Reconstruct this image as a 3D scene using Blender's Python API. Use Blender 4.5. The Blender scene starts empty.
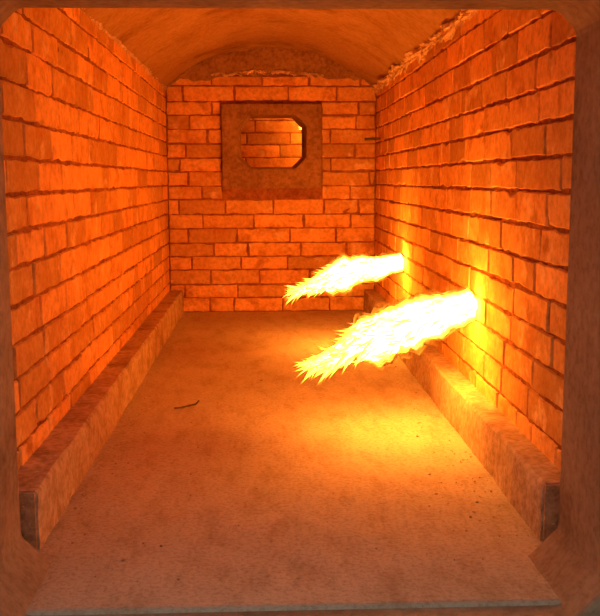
import bpy, bmesh, math, random
from mathutils import Vector, Matrix, noise
scene=bpy.context.scene
scene.view_settings.view_transform='Standard'
scene.view_settings.look='None'

HW=.525; YF=1.60; YB=4.77; SP=1.1255; RISE=.20; CURB=.113

# ---------------------------------------------------------------- helpers
def link(ob):
    scene.collection.objects.link(ob); return ob
def mesh_ob(name,bm,mats,smooth=False):
    me=bpy.data.meshes.new(name); bm.normal_update(); bm.to_mesh(me); bm.free()
    for m in mats: me.materials.append(m)
    if smooth:
        for p in me.polygons: p.use_smooth=True
    return link(bpy.data.objects.new(name,me))
def add_box(bm,x0,x1,y0,y1,z0,z1,mi=0):
    vs=[bm.verts.new(p) for p in ((x0,y0,z0),(x1,y0,z0),(x1,y1,z0),(x0,y1,z0),(x0,y0,z1),(x1,y0,z1),(x1,y1,z1),(x0,y1,z1))]
    for f in ((0,3,2,1),(4,5,6,7),(0,1,5,4),(1,2,6,5),(2,3,7,6),(3,0,4,7)):
        fc=bm.faces.new([vs[i] for i in f]); fc.material_index=mi

class NT:
    def __init__(s,name):
        s.m=bpy.data.materials.new(name); s.m.use_nodes=True; s.t=s.m.node_tree
        s.b=s.t.nodes.get('Principled BSDF'); s.o=s.t.nodes.get('Material Output')
    def n(s,ty,**k):
        nd=s.t.nodes.new(ty)
        for a,v in k.items(): setattr(nd,a,v)
        return nd
    def l(s,a,b): s.t.links.new(a,b)
    def math(s,op,a,b=None,clamp=False):
        nd=s.n('ShaderNodeMath',operation=op); nd.use_clamp=clamp
        for i,v in enumerate((a,b)):
            if v is None: continue
            if isinstance(v,(int,float)): nd.inputs[i].default_value=v
            else: s.l(v,nd.inputs[i])
        return nd.outputs[0]
    def noise(s,vec,scale,detail=3,rough=.6):
        nd=s.n('ShaderNodeTexNoise'); nd.inputs['Scale'].default_value=scale
        nd.inputs['Detail'].default_value=detail; nd.inputs['Roughness'].default_value=rough
        s.l(vec,nd.inputs['Vector']); return nd
    def ramp(s,fac,stops):
        r=s.n('ShaderNodeValToRGB'); cr=r.color_ramp
        while len(cr.elements)<len(stops): cr.elements.new(.5)
        for e,(p,c) in zip(cr.elements,stops):
            e.position=p; e.color=(*c,1) if len(c)==3 else c
        s.l(fac,r.inputs[0]); return r.outputs[0]
    def mix(s,fac,a,b,mode='MIX'):
        nd=s.n('ShaderNodeMix',data_type='RGBA',blend_type=mode)
        for sock,v in ((nd.inputs[0],fac),(nd.inputs[6],a),(nd.inputs[7],b)):
            if isinstance(v,(int,float)): sock.default_value=v
            elif isinstance(v,tuple): sock.default_value=(*v,1)
            else: s.l(v,sock)
        return nd.outputs[2]

def mineral(name,c_dark,c_light,scale=6,bump=.4,stain=None,rough=.9,island=0.,fine=60,dust=None,speck=.66):
    T=NT(name); tc=T.n('ShaderNodeTexCoord').outputs['Object']
    n1=T.noise(tc,scale,4,.65); n2=T.noise(tc,fine,2,.7)
    col=T.ramp(n1.outputs[0],[(.3,c_dark),(.7,c_light)])
    if island:
        g=T.n('ShaderNodeNewGeometry').outputs['Random Per Island']
        var=T.ramp(g,[(0,(1-island,)*3),(.5,(1,1,1)),(1,(1+island*.6,1+island*.5,1+island*.4))])
        col=T.mix(1.,col,var,'MULTIPLY')
    sep=T.n('ShaderNodeSeparateColor'); T.l(n1.outputs['Color'],sep.inputs[0])
    if stain:
        f=T.ramp(sep.outputs[1],[(.54,(0,0,0)),(.68,(1,1,1))]); col=T.mix(f,col,stain)
    if dust:
        f=T.ramp(sep.outputs[2],[(.57,(0,0,0)),(.66,(.7,.7,.7))]); col=T.mix(f,col,dust)
    sp=T.ramp(n2.outputs[0],[(.3,(speck,speck*.95,speck*.9)),(.62,(1.08,1.08,1.08))])
    col=T.mix(1.,col,sp,'MULTIPLY')
    T.l(col,T.b.inputs['Base Color']); T.b.inputs['Roughness'].default_value=rough
    T.b.inputs['Specular IOR Level'].default_value=0.
    bp=T.n('ShaderNodeBump'); bp.inputs['Strength'].default_value=bump; bp.inputs['Distance'].default_value=.008
    h=T.math('ADD',n1.outputs[0],T.math('MULTIPLY',n2.outputs[0],.5))
    T.l(h,bp.inputs['Height']); T.l(bp.outputs[0],T.b.inputs['Normal'])
    return T.m

M_brick=mineral('refractory_brick',(.72,.33,.095),(.86,.45,.14),9,.12,stain=(.60,.235,.065),island=.28,dust=(.90,.60,.26),speck=.82)
M_mortar=mineral('joint_mortar',(.25,.072,.023),(.50,.19,.065),14,.5)
M_cast=mineral('castable_ceiling',(.38,.20,.08),(.52,.31,.135),3,.2,stain=(.30,.15,.06),speck=.8)
M_plaster=mineral('patched_mortar',(.62,.38,.22),(.92,.68,.42),16,.9)
M_curb=mineral('curb_castable',(.48,.31,.19),(.68,.49,.32),9,.45,stain=(.38,.24,.14),speck=.70)
M_frame=mineral('door_castable',(.33,.21,.13),(.45,.31,.20),4,.25,stain=(.27,.17,.11),speck=.8)
M_win=mineral('window_castable',(.30,.145,.06),(.44,.235,.11),9,.45)
M_steel=mineral('rusty_steel',(.10,.06,.04),(.20,.13,.09),20,.5,rough=.7)
M_plate=mineral('scaled_steel',(.46,.25,.12),(.60,.34,.18),25,.6,rough=.8)
M_sill=mineral('sill_castable',(.20,.11,.06),(.30,.17,.10),12,.4)
M_ground=mineral('outside_concrete',(.30,.29,.27),(.40,.39,.37),3,.2)
M_rubble=mineral('rubble_grit',(.45,.31,.20),(.75,.58,.40),30,.5,island=.3)

T=NT('dusty_hearth'); tc=T.n('ShaderNodeTexCoord').outputs['Object']
mp=T.n('ShaderNodeMapping'); mp.inputs['Scale'].default_value=(1.0,.35,1); mp.inputs['Rotation'].default_value=(0,0,.35); T.l(tc,mp.inputs[0])
n1=T.noise(tc,2.6,4,.65); n2=T.noise(mp.outputs[0],16,4,.75); n3=T.noise(tc,110,2,.75)
col=T.ramp(n1.outputs[0],[(.3,(.53,.40,.285)),(.7,(.64,.505,.385))])
col=T.mix(1.,col,T.ramp(n2.outputs[0],[(.34,(.82,.77,.72)),(.54,(1,1,1))]),'MULTIPLY')
col=T.mix(1.,col,T.ramp(n3.outputs[0],[(.32,(.78,.76,.74)),(.55,(1.05,1.05,1.05))]),'MULTIPLY')
T.l(col,T.b.inputs['Base Color']); T.b.inputs['Roughness'].default_value=.95; T.b.inputs['Specular IOR Level'].default_value=0.
bp=T.n('ShaderNodeBump'); bp.inputs['Strength'].default_value=.26; bp.inputs['Distance'].default_value=.008
T.l(T.math('ADD',T.math('MULTIPLY',n3.outputs[0],.5),T.math('ADD',n1.outputs[0],n2.outputs[0])),bp.inputs['Height']); T.l(bp.outputs[0],T.b.inputs['Normal'])
M_floor=T.m

# ---------------------------------------------------------------- bricks
def brick(bm,rng,org,U,V,N,u0,u1,v0,v1,joint=.0036,depth=.012):
    """irregular eroded brick face standing proud of the mortar bed"""
    u0+=joint*rng.uniform(.5,1.5); u1-=joint*rng.uniform(.5,1.5)
    v0+=joint*rng.uniform(.4,1.2); v1-=joint*rng.uniform(.4,1.2)
    if u1-u0<.015 or v1-v0<.015: return
    nu=max(2,int((u1-u0)/.028)); nv=3
    per=[]
    for i in range(nu): per.append((u0+(u1-u0)*i/nu,v0))
    for i in range(nv): per.append((u1,v0+(v1-v0)*i/nv))
    for i in range(nu): per.append((u1-(u1-u0)*i/nu,v1))
    for i in range(nv): per.append((u0,v1-(v1-v0)*i/nv))
    cu,cv=(u0+u1)/2,(v0+v1)/2
    off=rng.uniform(-.002,.001); tu=rng.uniform(-.010,.010); tv=rng.uniform(-.03,.03)
    rings=[]
    jit=[(rng.gauss(0,.0013),rng.gauss(0,.0013)) for _ in per]
    chip=rng.randrange(len(per)) if rng.random()<.35 else None
    for ins,d in ((0,.003),(.0006,depth*.7),(.0032,depth)):
        ring=[]
        for k,(a,b) in enumerate(per):
            sa=1 if a>cu else -1; sb=1 if b>cv else -1
            i2=ins
            if chip is not None and (k-chip)%len(per)<2: i2=ins*2.6+.003
            da=-sa*i2 if a in (u0,u1) else 0
            db=-sb*i2 if b in (v0,v1) else 0
            aa=a+da+jit[k][0]; bb=b+db+jit[k][1]
            dd=d+(off+tu*(a-cu)+tv*(b-cv) if d>.004 else 0)
            ring.append(bm.verts.new(org+U*aa+V*bb+N*dd))
        rings.append(ring)
    n=len(per)
    for r0,r1 in zip(rings,rings[1:]):
        for i in range(n):
            f=bm.faces.new((r0[i],r0[(i+1)%n],r1[(i+1)%n],r1[i])); f.material_index=1
    f=bm.faces.new(rings[-1]); f.material_index=1

def mortar_sheet(bm,org,U,V,N,length,v0,v1,seed,hole=None,step=.018):
    """lumpy mortar bed just behind the brick faces"""
    nu=int(length/step); nv=int((v1-v0)/step); g=[]
    for j in range(nv+1):
        row=[]
        for i in range(nu+1):
            a=length*i/nu; b=v0+(v1-v0)*j/nv
            d=.0070+.005*noise.noise(Vector((a*22,b*22,seed)))+.003*noise.noise(Vector((a*70,b*70,seed)))
            row.append(bm.verts.new(org+U*a+V*b+N*max(.0005,min(d,.0095))))
        g.append(row)
    for j in range(nv):
        for i in range(nu):
            if hole:
                a=length*(i+.5)/nu; b=v0+(v1-v0)*(j+.5)/nv
                if hole[0]+step<a<hole[1]-step and hole[2]+step<b<hole[3]-step: continue
            f=bm.faces.new((g[j][i],g[j][i+1],g[j+1][i+1],g[j+1][i])); f.material_index=0

def brick_face(bm,seed,org,U,V,N,length,v_start,v_end,course=.0714,bl=.245,hole=None):
    rng=random.Random(seed); v=v_start; c=0
    mortar_sheet(bm,org,U,V,N,length,v_start,v_end,seed,hole)
    while v<v_end-.015:
        ch=course*rng.uniform(.93,1.07); v1=min(v+ch,v_end)
        u=-bl*(0.5 if c%2 else 0)-rng.uniform(0,.07)
        while u<length:
            w=bl*rng.choice([1,1,1,1.03,.97,.94,1.07] if rng.random()>.13 else [.5,.7,1.3])
            a,b=max(u,0),min(u+w,length)
            segs=[(a,b)]
            if hole:
                h0,h1,g0,g1=hole
                if v1>g0+.012 and v<g1-.012:
                    segs=[]
                    if a<h0: segs.append((a,min(b,h0)))
                    if b>h1: segs.append((max(a,h1),b))
            for s0,s1 in segs: brick(bm,rng,org,U,V,N,s0,s1,v,v1)
            u+=w
        v=v1; c+=1

for nm,sx,sd in (('wall_left',-1,3),('wall_right',1,11)):
    bm=bmesh.new()
    x0=sx*HW+sx*.012
    add_box(bm,min(x0,x0+sx*.2),max(x0,x0+sx*.2),YF,YB+.15,0,SP+.05,0)
    if sx<0: brick_face(bm,sd,Vector((x0,YF,0)),Vector((0,1,0)),Vector((0,0,1)),Vector((1,0,0)),YB-YF,CURB-.03,SP)
    else:    brick_face(bm,sd,Vector((x0,YB,0)),Vector((0,-1,0)),Vector((0,0,1)),Vector((-1,0,0)),YB-YF,CURB-.03,SP)
    mesh_ob(nm,bm,[M_mortar,M_brick])

WX,WZ0,WZ1=.25,.628,1.048
bm=bmesh.new(); yb=YB+.012
add_box(bm,-HW-.2,-WX+.01,yb,YB+.14,0,SP+RISE+.15)
add_box(bm,WX-.01,HW+.2,yb,YB+.14,0,SP+RISE+.15)
add_box(bm,-WX+.01,WX-.01,yb,YB+.14,0,WZ0+.01)
add_box(bm,-WX+.01,WX-.01,yb,YB+.14,WZ1-.01,SP+RISE+.15)
brick_face(bm,27,Vector((-HW,yb,0)),Vector((1,0,0)),Vector((0,0,1)),Vector((0,-1,0)),2*HW,0,SP+.06,
           hole=(HW-WX,HW+WX,WZ0,WZ1),bl=.25)
mesh_ob('wall_back',bm,[M_mortar,M_brick])

def octa(x0,x1,z0,z1,cb,ct):
    return [(x0+cb,z0),(x1-cb,z0),(x1,z0+cb),(x1,z1-ct),(x1-ct,z1),(x0+ct,z1),(x0,z1-ct),(x0,z0+cb)]
def octa_plate(name,ox,oz,inner_f,inner_b,y0,y1,mat,bev=.006):
    bm=bmesh.new()
    x0,x1=ox; z0,z1=oz
    i=inner_f
    outer=[(i[0][0],z0),(i[1][0],z0),(x1,i[2][1]),(x1,i[3][1]),(i[4][0],z1),(i[5][0],z1),(x0,i[6][1]),(x0,i[7][1])]
    corners={1:(x1,z0),3:(x1,z1),5:(x0,z1),7:(x0,z0)}
    R={}
    for tag,y,inn in (('f',y0,inner_f),('b',y1,inner_b)):
        R[tag]=([bm.verts.new((a,y,b)) for a,b in outer],[bm.verts.new((a,y,b)) for a,b in inn],{k:bm.verts.new((c[0],y,c[1])) for k,c in corners.items()})
    for k in range(8):
        k2=(k+1)%8
        for tag in 'fb':
            o,n,c=R[tag]; loop=[o[k]]+([c[k]] if k in c else [])+[o[k2],n[k2],n[k]]
            if tag=='b': loop.reverse()
            bm.faces.new(loop)
        bm.faces.new((R['f'][1][k],R['f'][1][k2],R['b'][1][k2],R['b'][1][k]))
        seqf=[R['f'][0][k]]+([R['f'][2][k]] if k in corners else [])+[R['f'][0][k2]]
        seqb=[R['b'][0][k]]+([R['b'][2][k]] if k in corners else [])+[R['b'][0][k2]]
        for j in range(len(seqf)-1):
            bm.faces.new((seqf[j+1],seqf[j],seqb[j],seqb[j+1]))
    bmesh.ops.recalc_face_normals(bm,faces=bm.faces)
    ob=mesh_ob(name,bm,[mat])
    m=ob.modifiers.new('bevel','BEVEL'); m.width=bev; m.segments=2; m.limit_method='ANGLE'; m.angle_limit=math.radians(30)
    return ob
octa_plate('window_1',(-WX,WX),(WZ0,WZ1),octa(-.172,.172,.728,.992,.055,.055),octa(-.155,.155,.738,.985,.05,.05),YB-.028,YB+.14,M_win)

bm=bmesh.new(); y2=YB+.62
add_box(bm,-.6,.6,y2+.012,y2+.1,.3,1.3)
add_box(bm,-.68,-.6,YB+.141,y2+.1,.3,1.3); add_box(bm,.6,.68,YB+.141,y2+.1,.3,1.3)
add_box(bm,-.68,.68,YB+.141,y2+.1,.22,.3); add_box(bm,-.68,.68,YB+.141,y2+.1,1.3,1.38)
brick_face(bm,41,Vector((-.6,y2+.012,0)),Vector((1,0,0)),Vector((0,0,1)),Vector((0,-1,0)),1.2,.3,1.3)
mesh_ob('wall_flue_chamber',bm,[M_mortar,M_brick])

# ---------------------------------------------------------------- vault
Rv=(HW*HW+RISE*RISE)/(2*RISE); a0=math.asin(HW/Rv)
bm=bmesh.new(); NU,NY=36,80; grid=[]
for j in range(NY+1):
    y=YF-.02+(YB+.1-YF)*j/NY; row=[]
    for i in range(NU+1):
        a=-a0*1.06+2*a0*1.06*i/NU
        r=Rv+.010*noise.noise(Vector((a*3,y*1.3,2)))+.004*noise.noise(Vector((a*14,y*7,5)))
        row.append(bm.verts.new((r*math.sin(a),y,SP+RISE-Rv+r*math.cos(a))))
    grid.append(row)
for j in range(NY):
    for i in range(NU):
        bm.faces.new((grid[j][i],grid[j][i+1],grid[j+1][i+1],grid[j+1][i]))
ob=mesh_ob('ceiling',bm,[M_cast],True)
m=ob.modifiers.new('s','SOLIDIFY'); m.thickness=.12
m.offset=-1 if ob.data.polygons[0].normal.z<0 else 1

bm=bmesh.new(); top=[];bot=[]
N=48
for i in range(N+1):
    x=-HW+2*HW*i/N
    zt=SP+RISE-Rv+math.sqrt(Rv*Rv-x*x)+.02
    zb=SP+.045+.02*noise.noise(Vector((x*7,1,3)))+.014*noise.noise(Vector((x*30,1,3)))+.03*max(0,1-(x/.3)**2)
    top.append((x,zt)); bot.append((x,min(zb,zt-.005)))
fr=[[],[],[]]
for (x,zt),(_,zb) in zip(top,bot):
    d=.008*noise.noise(Vector((x*12,0,0)))
    fr[0].append(bm.verts.new((x,YB+.012,zb-.006))); fr[1].append(bm.verts.new((x,YB-.012+d,zb))); fr[2].append(bm.verts.new((x,YB-.004,zt)))
for a,b in zip(fr,fr[1:]):
    for i in range(N): bm.faces.new((a[i],a[i+1],b[i+1],b[i]))
mesh_ob('trim_lunette',bm,[M_win],True)

def bead(name,path,w,seed,mat=M_plaster,seg=9):
    bm=bmesh.new(); n=300; rings=[]
    for j in range(n+1):
        p,n1,n2=path(j/n); ring=[]
        for i in range(seg+1):
            a=math.pi/2*i/seg
            q=Vector((j*.14,i*.55,seed))
            r=w*(.45+.75*abs(noise.noise(q*1.1))+1.2*max(0,noise.noise(Vector((j*.07,seed,i*.1)))) +.35*noise.noise(q*3))
            ring.append(bm.verts.new(p+n1*(math.cos(a)*r)+n2*(math.sin(a)*r*.8)))
        rings.append(ring)
    for r0,r1 in zip(rings,rings[1:]):
        for i in range(seg): bm.faces.new((r0[i],r0[i+1],r1[i+1],r1[i]))
    bmesh.ops.recalc_face_normals(bm,faces=bm.faces)
    return mesh_ob(name,bm,[mat])
for nm,sx,sd in (('trim_1',-1,1.3),('trim_2',1,7.7)):
    bead(nm,lambda t,sx=sx:(Vector((sx*(HW+.004),YF+(YB-YF)*t,SP+.004)),Vector((0,0,-1)),Vector((-sx,0,.25))),.034 if sx>0 else .014,sd)
def arc(t):
    a=-a0+2*a0*t
    return (Vector((Rv*math.sin(a),YB+.0,SP+RISE-Rv+Rv*math.cos(a)+.004)),Vector((-math.sin(a),0,-math.cos(a))),Vector((0,-1,0)))
bead('trim_3',arc,.014,3.1,M_cast)
def smear(t):
    x=-.30+.56*t
    return (Vector((x,YB-.004,SP+.064+.02*math.sin(t*3.14)+.010*noise.noise(Vector((t*9,0,0))))),Vector((0,0,-1)),Vector((0,-1,0)))
bead('trim_4',smear,.016,5.9)

# ---------------------------------------------------------------- floor, curbs
bm=bmesh.new(); NX,NYf=60,180; g=[]
Y0=1.40
for j in range(NYf+1):
    y=Y0+(YB+.1-Y0)*j/NYf; row=[]
    for i in range(NX+1):
        x=-HW-.05+(2*HW+.1)*i/NX
        z=.004*noise.noise(Vector((x*4,y*3,0)))+.0025*noise.noise(Vector((x*19,y*14,4)))+.0010*noise.noise(Vector((x*60,y*50,4)))
        if y<1.62: z=z*max(0,(y-Y0)/.22)
        row.append(bm.verts.new((x,y,z)))
    g.append(row)
for j in range(NYf):
    for i in range(NX): bm.faces.new((g[j][i],g[j][i+1],g[j+1][i+1],g[j+1][i]))
ob=mesh_ob('floor',bm,[M_floor],True); m=ob.modifiers.new('s','SOLIDIFY'); m.thickness=.08; m.offset=-1

def curb(name,xi,xo,seed):
    bm=bmesh.new(); n=150; rings=[]
    s=1 if xo>xi else -1
    prof=[(0,-.01),(0,.03),(0,.06),(0,.09),(.002,.108),(.007,CURB),(.03,CURB+.001),(abs(xo-xi)+.012,CURB)]
    for j in range(n+1):
        y=1.655+(YB+.005-1.655)*j/n; ring=[]
        for k,(dx,z) in enumerate(prof):
            e=.004*noise.noise(Vector((y*6,z*20,seed)))+.003*noise.noise(Vector((y*35,k*.9,seed)))
            if k in (3,4,5) : e+=.012*max(0,noise.noise(Vector((y*14,seed,2)))-.2)
            ring.append(bm.verts.new((xi+s*(dx+e*(k<7)),y,z-(abs(e)*.7 if 3<k<7 else 0))))
        rings.append(ring)
    for r0,r1 in zip(rings,rings[1:]):
        for i in range(len(prof)-1): bm.faces.new((r0[i],r0[i+1],r1[i+1],r1[i]))
    for r in (rings[0],rings[-1]):
        b1=bm.verts.new((xo+s*.012,r[0].co.y,-.01)); bm.faces.new(r+[b1])
    bmesh.ops.recalc_face_normals(bm,faces=bm.faces)
    return mesh_ob(name,bm,[M_curb])
curb('baseboard_left',-.458,-HW,2.2); curb('baseboard_right',.4685,HW,8.4)
for sx,nm,xi in ((-1,'curb_end_plate',-.462),(1,'curb_end_plate.001',.470)):
    bm=bmesh.new()
    xo=sx*(HW-.02); a,b=sorted((xi,xo))
    add_box(bm,a,b,1.642,1.648,.002,.112)
    for zz in (.035,.085):
        bmesh.ops.create_cone(bm,cap_ends=True,segments=6,radius1=.005,radius2=.005,depth=.006,matrix=Matrix.Translation(((a+b)/2,1.639,zz))@Matrix.Rotation(math.pi/2,4,'X'))
    mesh_ob(nm,bm,[M_plate])

# ---------------------------------------------------------------- furnace mouth
fi=octa(-.475,.480,-.004,.950,.055,.034)
octa_plate('door_1',(-1.0,1.0),(-.35,1.55),fi,fi,1.34,1.60,M_frame,.010)
bm=bmesh.new(); add_box(bm,-1.02,1.02,1.22,1.338,-.45,-.03); mesh_ob('door_sill',bm,[M_sill])
bm=bmesh.new()
add_box(bm,-1.0,-HW-.22,1.605,YB+.9,-.35,1.55); add_box(bm,HW+.22,1.0,1.605,YB+.9,-.35,1.55)
add_box(bm,-1.0,1.0,1.605,YB+.9,1.56,1.62); add_box(bm,-1.0,1.0,YB+.905,YB+.95,-.35,1.62)
add_box(bm,-HW-.215,HW+.215,1.605,YB+.9,-.35,-.1)
mesh_ob('wall_furnace_casing',bm,[M_steel])
bm=bmesh.new(); add_box(bm,-5,5,-4,9,-.55,-.452); mesh_ob('ground',bm,[M_ground])

# ---------------------------------------------------------------- small things
rng=random.Random(5)
bm=bmesh.new()
for k in range(600):
    side=rng.random()
    y=1.5+3.2*rng.random()**1.6
    if side<.3: x=-.45+abs(rng.gauss(0,.05))
    elif side<.7: x=.46-abs(rng.gauss(0,.06))
    else: x=rng.uniform(-.44,.45)
    if x<-.448 or x>.458: continue
    if y<1.66 and abs(x)>.36: continue
    s=rng.uniform(.001,.0027)*(1.7 if rng.random()<.06 else 1)
    mt=Matrix.Translation((x,y,s*.6+.0005))@Matrix.Rotation(rng.random()*6,4,'Z')@Matrix.Diagonal((s*rng.uniform(.8,1.6),s,s*rng.uniform(.4,.7),1))
    r=bmesh.ops.create_icosphere(bm,subdivisions=1,radius=1,matrix=mt)
    for v in r['verts']: v.co+=Vector((rng.gauss(0,.0004),rng.gauss(0,.0004),rng.gauss(0,.0003)))
mesh_ob('floor_rubble',bm,[M_rubble])

def tube(name,pts,rad,mat):
    cu=bpy.data.curves.new(name,'CURVE'); cu.dimensions='3D'; cu.bevel_depth=rad; cu.bevel_resolution=3; cu.use_fill_caps=True
    sp=cu.splines.new('POLY'); sp.points.add(len(pts)-1)
    for p,q in zip(sp.points,pts): p.co=(*q,1)
    cu.materials.append(mat); return link(bpy.data.objects.new(name,cu))
tube('bent_wire',[(-.312,2.70,.006),(-.292,2.705,.007),(-.272,2.72,.008),(-.252,2.745,.007),(-.244,2.765,.012)],.0024,M_steel)
tube('thermocouple_probe',[(HW+.02,4.60,.868),(HW-.03,4.60,.868),(HW-.075,4.60,.866)],.007,M_steel)

# ---------------------------------------------------------------- flames
def flame_material(name,shell=False,FS=30.,lin=3.,gain=.6):
    T=NT(name); T.t.nodes.remove(T.b)
    at=T.n('ShaderNodeAttribute'); at.attribute_name='gas_heat'; h=at.outputs['Fac']
    col=T.ramp(h,[(0,(1,.20,.010)),(.45,(1,.29,.022)),(1,(1,.335,.033))])
    st=T.math('ADD',T.math('MULTIPLY',T.math('POWER',h,2.2),FS),T.math('ADD',T.math('MULTIPLY',h,lin),1.))
    em=T.n('ShaderNodeEmission'); T.l(col,em.inputs[0]); T.l(st,em.inputs[1])
    out=em.outputs[0]
    if shell:
        tc=T.n('ShaderNodeTexCoord').outputs['UV']
        n=T.noise(tc,1.0,3,.6)
        at2=T.n('ShaderNodeAttribute'); at2.attribute_name='gas_veil'
        a=T.math('MULTIPLY',T.math('SUBTRACT',n.outputs[0],at2.outputs['Fac']),4.5,True)
        a2=T.math('MULTIPLY',a,gain)
        tr=T.n('ShaderNodeBsdfTransparent'); mx=T.n('ShaderNodeMixShader')
        T.l(a2,mx.inputs[0]); T.l(tr.outputs[0],mx.inputs[1]); T.l(out,mx.inputs[2]); out=mx.outputs[0]
        T.m.cycles.emission_sampling='NONE'
    T.l(out,T.o.inputs['Surface'])
    return T.m
M_flame=flame_material('burning_gas',FS=125.); M_shell=flame_material('burning_gas_veil',True,80.,7.,.62)
M_lick=flame_material('burning_gas_tongue',FS=70.,lin=5.); M_lick.cycles.emission_sampling='NONE'

def smooth(a,b,x):
    t=max(0,min(1,(x-a)/(b-a))); return t*t*(3-2*t)
def flame(name,base,tip,R,seed,licks=320,xmax=.516):
    rng=random.Random(int(seed*10)); b,t=Vector(base),Vector(tip); ax=(t-b); L=ax.length; ax.normalize()
    up=Vector((0,0,1)); e1=(up-ax*up.dot(ax)).normalized(); e2=ax.cross(e1)
    bm=bmesh.new(); uv=bm.loops.layers.uv.new('UVMap'); heat=[]; veil=[]
    def V(p,h,ve=.5):
        heat.append(max(0,min(1,h))); veil.append(ve); return bm.verts.new(p)
    def centre(f):
        w=R*.46*f
        return b+ax*(L*f)+e1*(w*noise.noise(Vector((f*3.6,seed,1)))+R*.16*math.sin(math.pi*f))+e2*(w*noise.noise(Vector((f*3.6,seed,9))))
    def rad(f):
        r=.60+.18*smooth(0,.3,f)+.06*smooth(.3,.5,f)
        return R*r*(1-smooth(.55,1.0,f)*.80)
    def surf(f,a,k=1.):
        d=noise.noise(Vector((f*6-3,math.cos(a)*2.0+seed,math.sin(a)*2.0)))*.52+noise.noise(Vector((f*13,math.cos(a)*5+seed,math.sin(a)*5)))*.38+noise.noise(Vector((f*30,math.cos(a)*10+seed,math.sin(a)*10)))*.20
        return rad(f)*k*(1+d*(.65+1.0*f)),d
    def P(f,a,r):
        p=centre(f)+e1*(math.cos(a)*r)+e2*(math.sin(a)*r)
        if p.x>xmax: p.x=xmax-.001*rng.random()
        return p
    layers=[(84,40,.84,0,1.0,.5)]+[(50,32,k,1,hh,ve) for k,hh,ve in ((.95,.62,.36),(1.07,.40,.43),(1.20,.24,.48),(1.36,.12,.53))]
    for (nf,na,k,mi,hh,ve) in layers:
        g=[]
        for j in range(nf+1):
            f=j/nf*.98; row=[]
            for i in range(na):
                a=2*math.pi*i/na; r,d=surf(f,a,k)
                v=V(P(f,a,r), 1-max(0,d)*.4-.25*smooth(.8,1,f) if mi==0 else hh*(1-.35*f)-max(0,d)*.25, ve+.05*smooth(.7,1,f))
                row.append(v)
            g.append(row)
        for j in range(nf):
            for i in range(na):
                i2=(i+1)%na
                fc=bm.faces.new((g[j][i],g[j+1][i],g[j+1][i2],g[j][i2])); fc.material_index=mi; fc.smooth=True
                for lp,(fj,ii) in zip(fc.loops,((j,i),(j+1,i),(j+1,i+1),(j,i+1))):
                    lp[uv].uv=(seed*3+k*17+fj/nf*9, ii/na*22)
        if mi==0:
            bm.faces.new(g[0]); bm.faces.new(g[-1][::-1])
    for q in range(licks):
        f=rng.random()**.5*.97; a=rng.uniform(0,2*math.pi)
        r,d=surf(f,a,.84); ln=R*rng.uniform(.3,.8)*(1+.8*f)
        w=R*rng.uniform(.015,.042)*(1+.6*f); p0=P(f,a,r*.9)
        rd=(e1*math.cos(a)+e2*math.sin(a)); dirn=(ax+rd*rng.uniform(.0,.26)+Vector((rng.gauss(0,.08),rng.gauss(0,.08),rng.gauss(0,.08)+.05))).normalized()
        bend=rd.cross(dirn)*rng.uniform(-.6,.6)+rd*rng.uniform(-.4,.35)
        n1=dirn.orthogonal().normalized(); n2=dirn.cross(n1); rings=[]; ns=7
        h0=rng.uniform(.5,.95)*(1-.2*f)
        for s in range(ns):
            u=s/ns; c=p0+dirn*(ln*u)+bend*(ln*u*u); rr=w*math.sin(math.pi*min(1,.30+.7*u))**.8
            ring=[]
            for i in range(5):
                p=c+n1*(math.cos(i*1.2566)*rr)+n2*(math.sin(i*1.2566)*rr); p.x=min(p.x,xmax)
                ring.append(V(p,h0*(1-.75*u*u-.15*u)))
            rings.append(ring)
        p=p0+dirn*ln+bend*ln; p.x=min(p.x,xmax); tp=V(p,.02)
        for r0,r1 in zip(rings,rings[1:]):
            for i in range(5):
                fc=bm.faces.new((r0[i],r0[(i+1)%5],r1[(i+1)%5],r1[i])); fc.smooth=True; fc.material_index=2
        for i in range(5): bm.faces.new((rings[-1][i],rings[-1][(i+1)%5],tp)).material_index=2
    ob=mesh_ob(name,bm,[M_flame,M_shell,M_lick])
    for nm,dat in (('gas_heat',heat),('gas_veil',veil)):
        at=ob.data.attributes.new(nm,'FLOAT','POINT'); at.data.foreach_set('value',dat)
    return ob
flame('burner_flame',(.515,2.453,.345),(.088,2.405,.176),.062,1.7)
flame('burner_flame.001',(.515,3.753,.342),(.068,3.70,.235),.055,5.3)
flame('burner_flame.002',(.55,YB+.45,1.00),(.155,YB+.42,.95),.034,8.1,60,9)

# ---------------------------------------------------------------- daylight outside
w=bpy.data.worlds.new('World'); scene.world=w; w.use_nodes=True
w.node_tree.nodes['Background'].inputs[0].default_value=(.95,.88,.80,1)
w.node_tree.nodes['Background'].inputs[1].default_value=.38

# ---------------------------------------------------------------- camera
cd=bpy.data.cameras.new('camera'); cam=link(bpy.data.objects.new('camera',cd)); scene.camera=cam
cd.sensor_fit='AUTO'; cd.sensor_width=36; cd.lens=934.9/616*36
yaw,p,roll=.0386,.1362,-.0029
F=Vector((math.sin(yaw)*math.cos(p),math.cos(yaw)*math.cos(p),-math.sin(p)))
Rr=F.cross(Vector((0,0,1))).normalized(); U=Rr.cross(F)
c,s=math.cos(roll),math.sin(roll); R2=c*Rr+s*U; U2=-s*Rr+c*U
M=Matrix((R2,U2,-F)).transposed().to_4x4(); M.translation=Vector((-.0448,0,.6711))
cam.matrix_world=M; cd.clip_start=.05
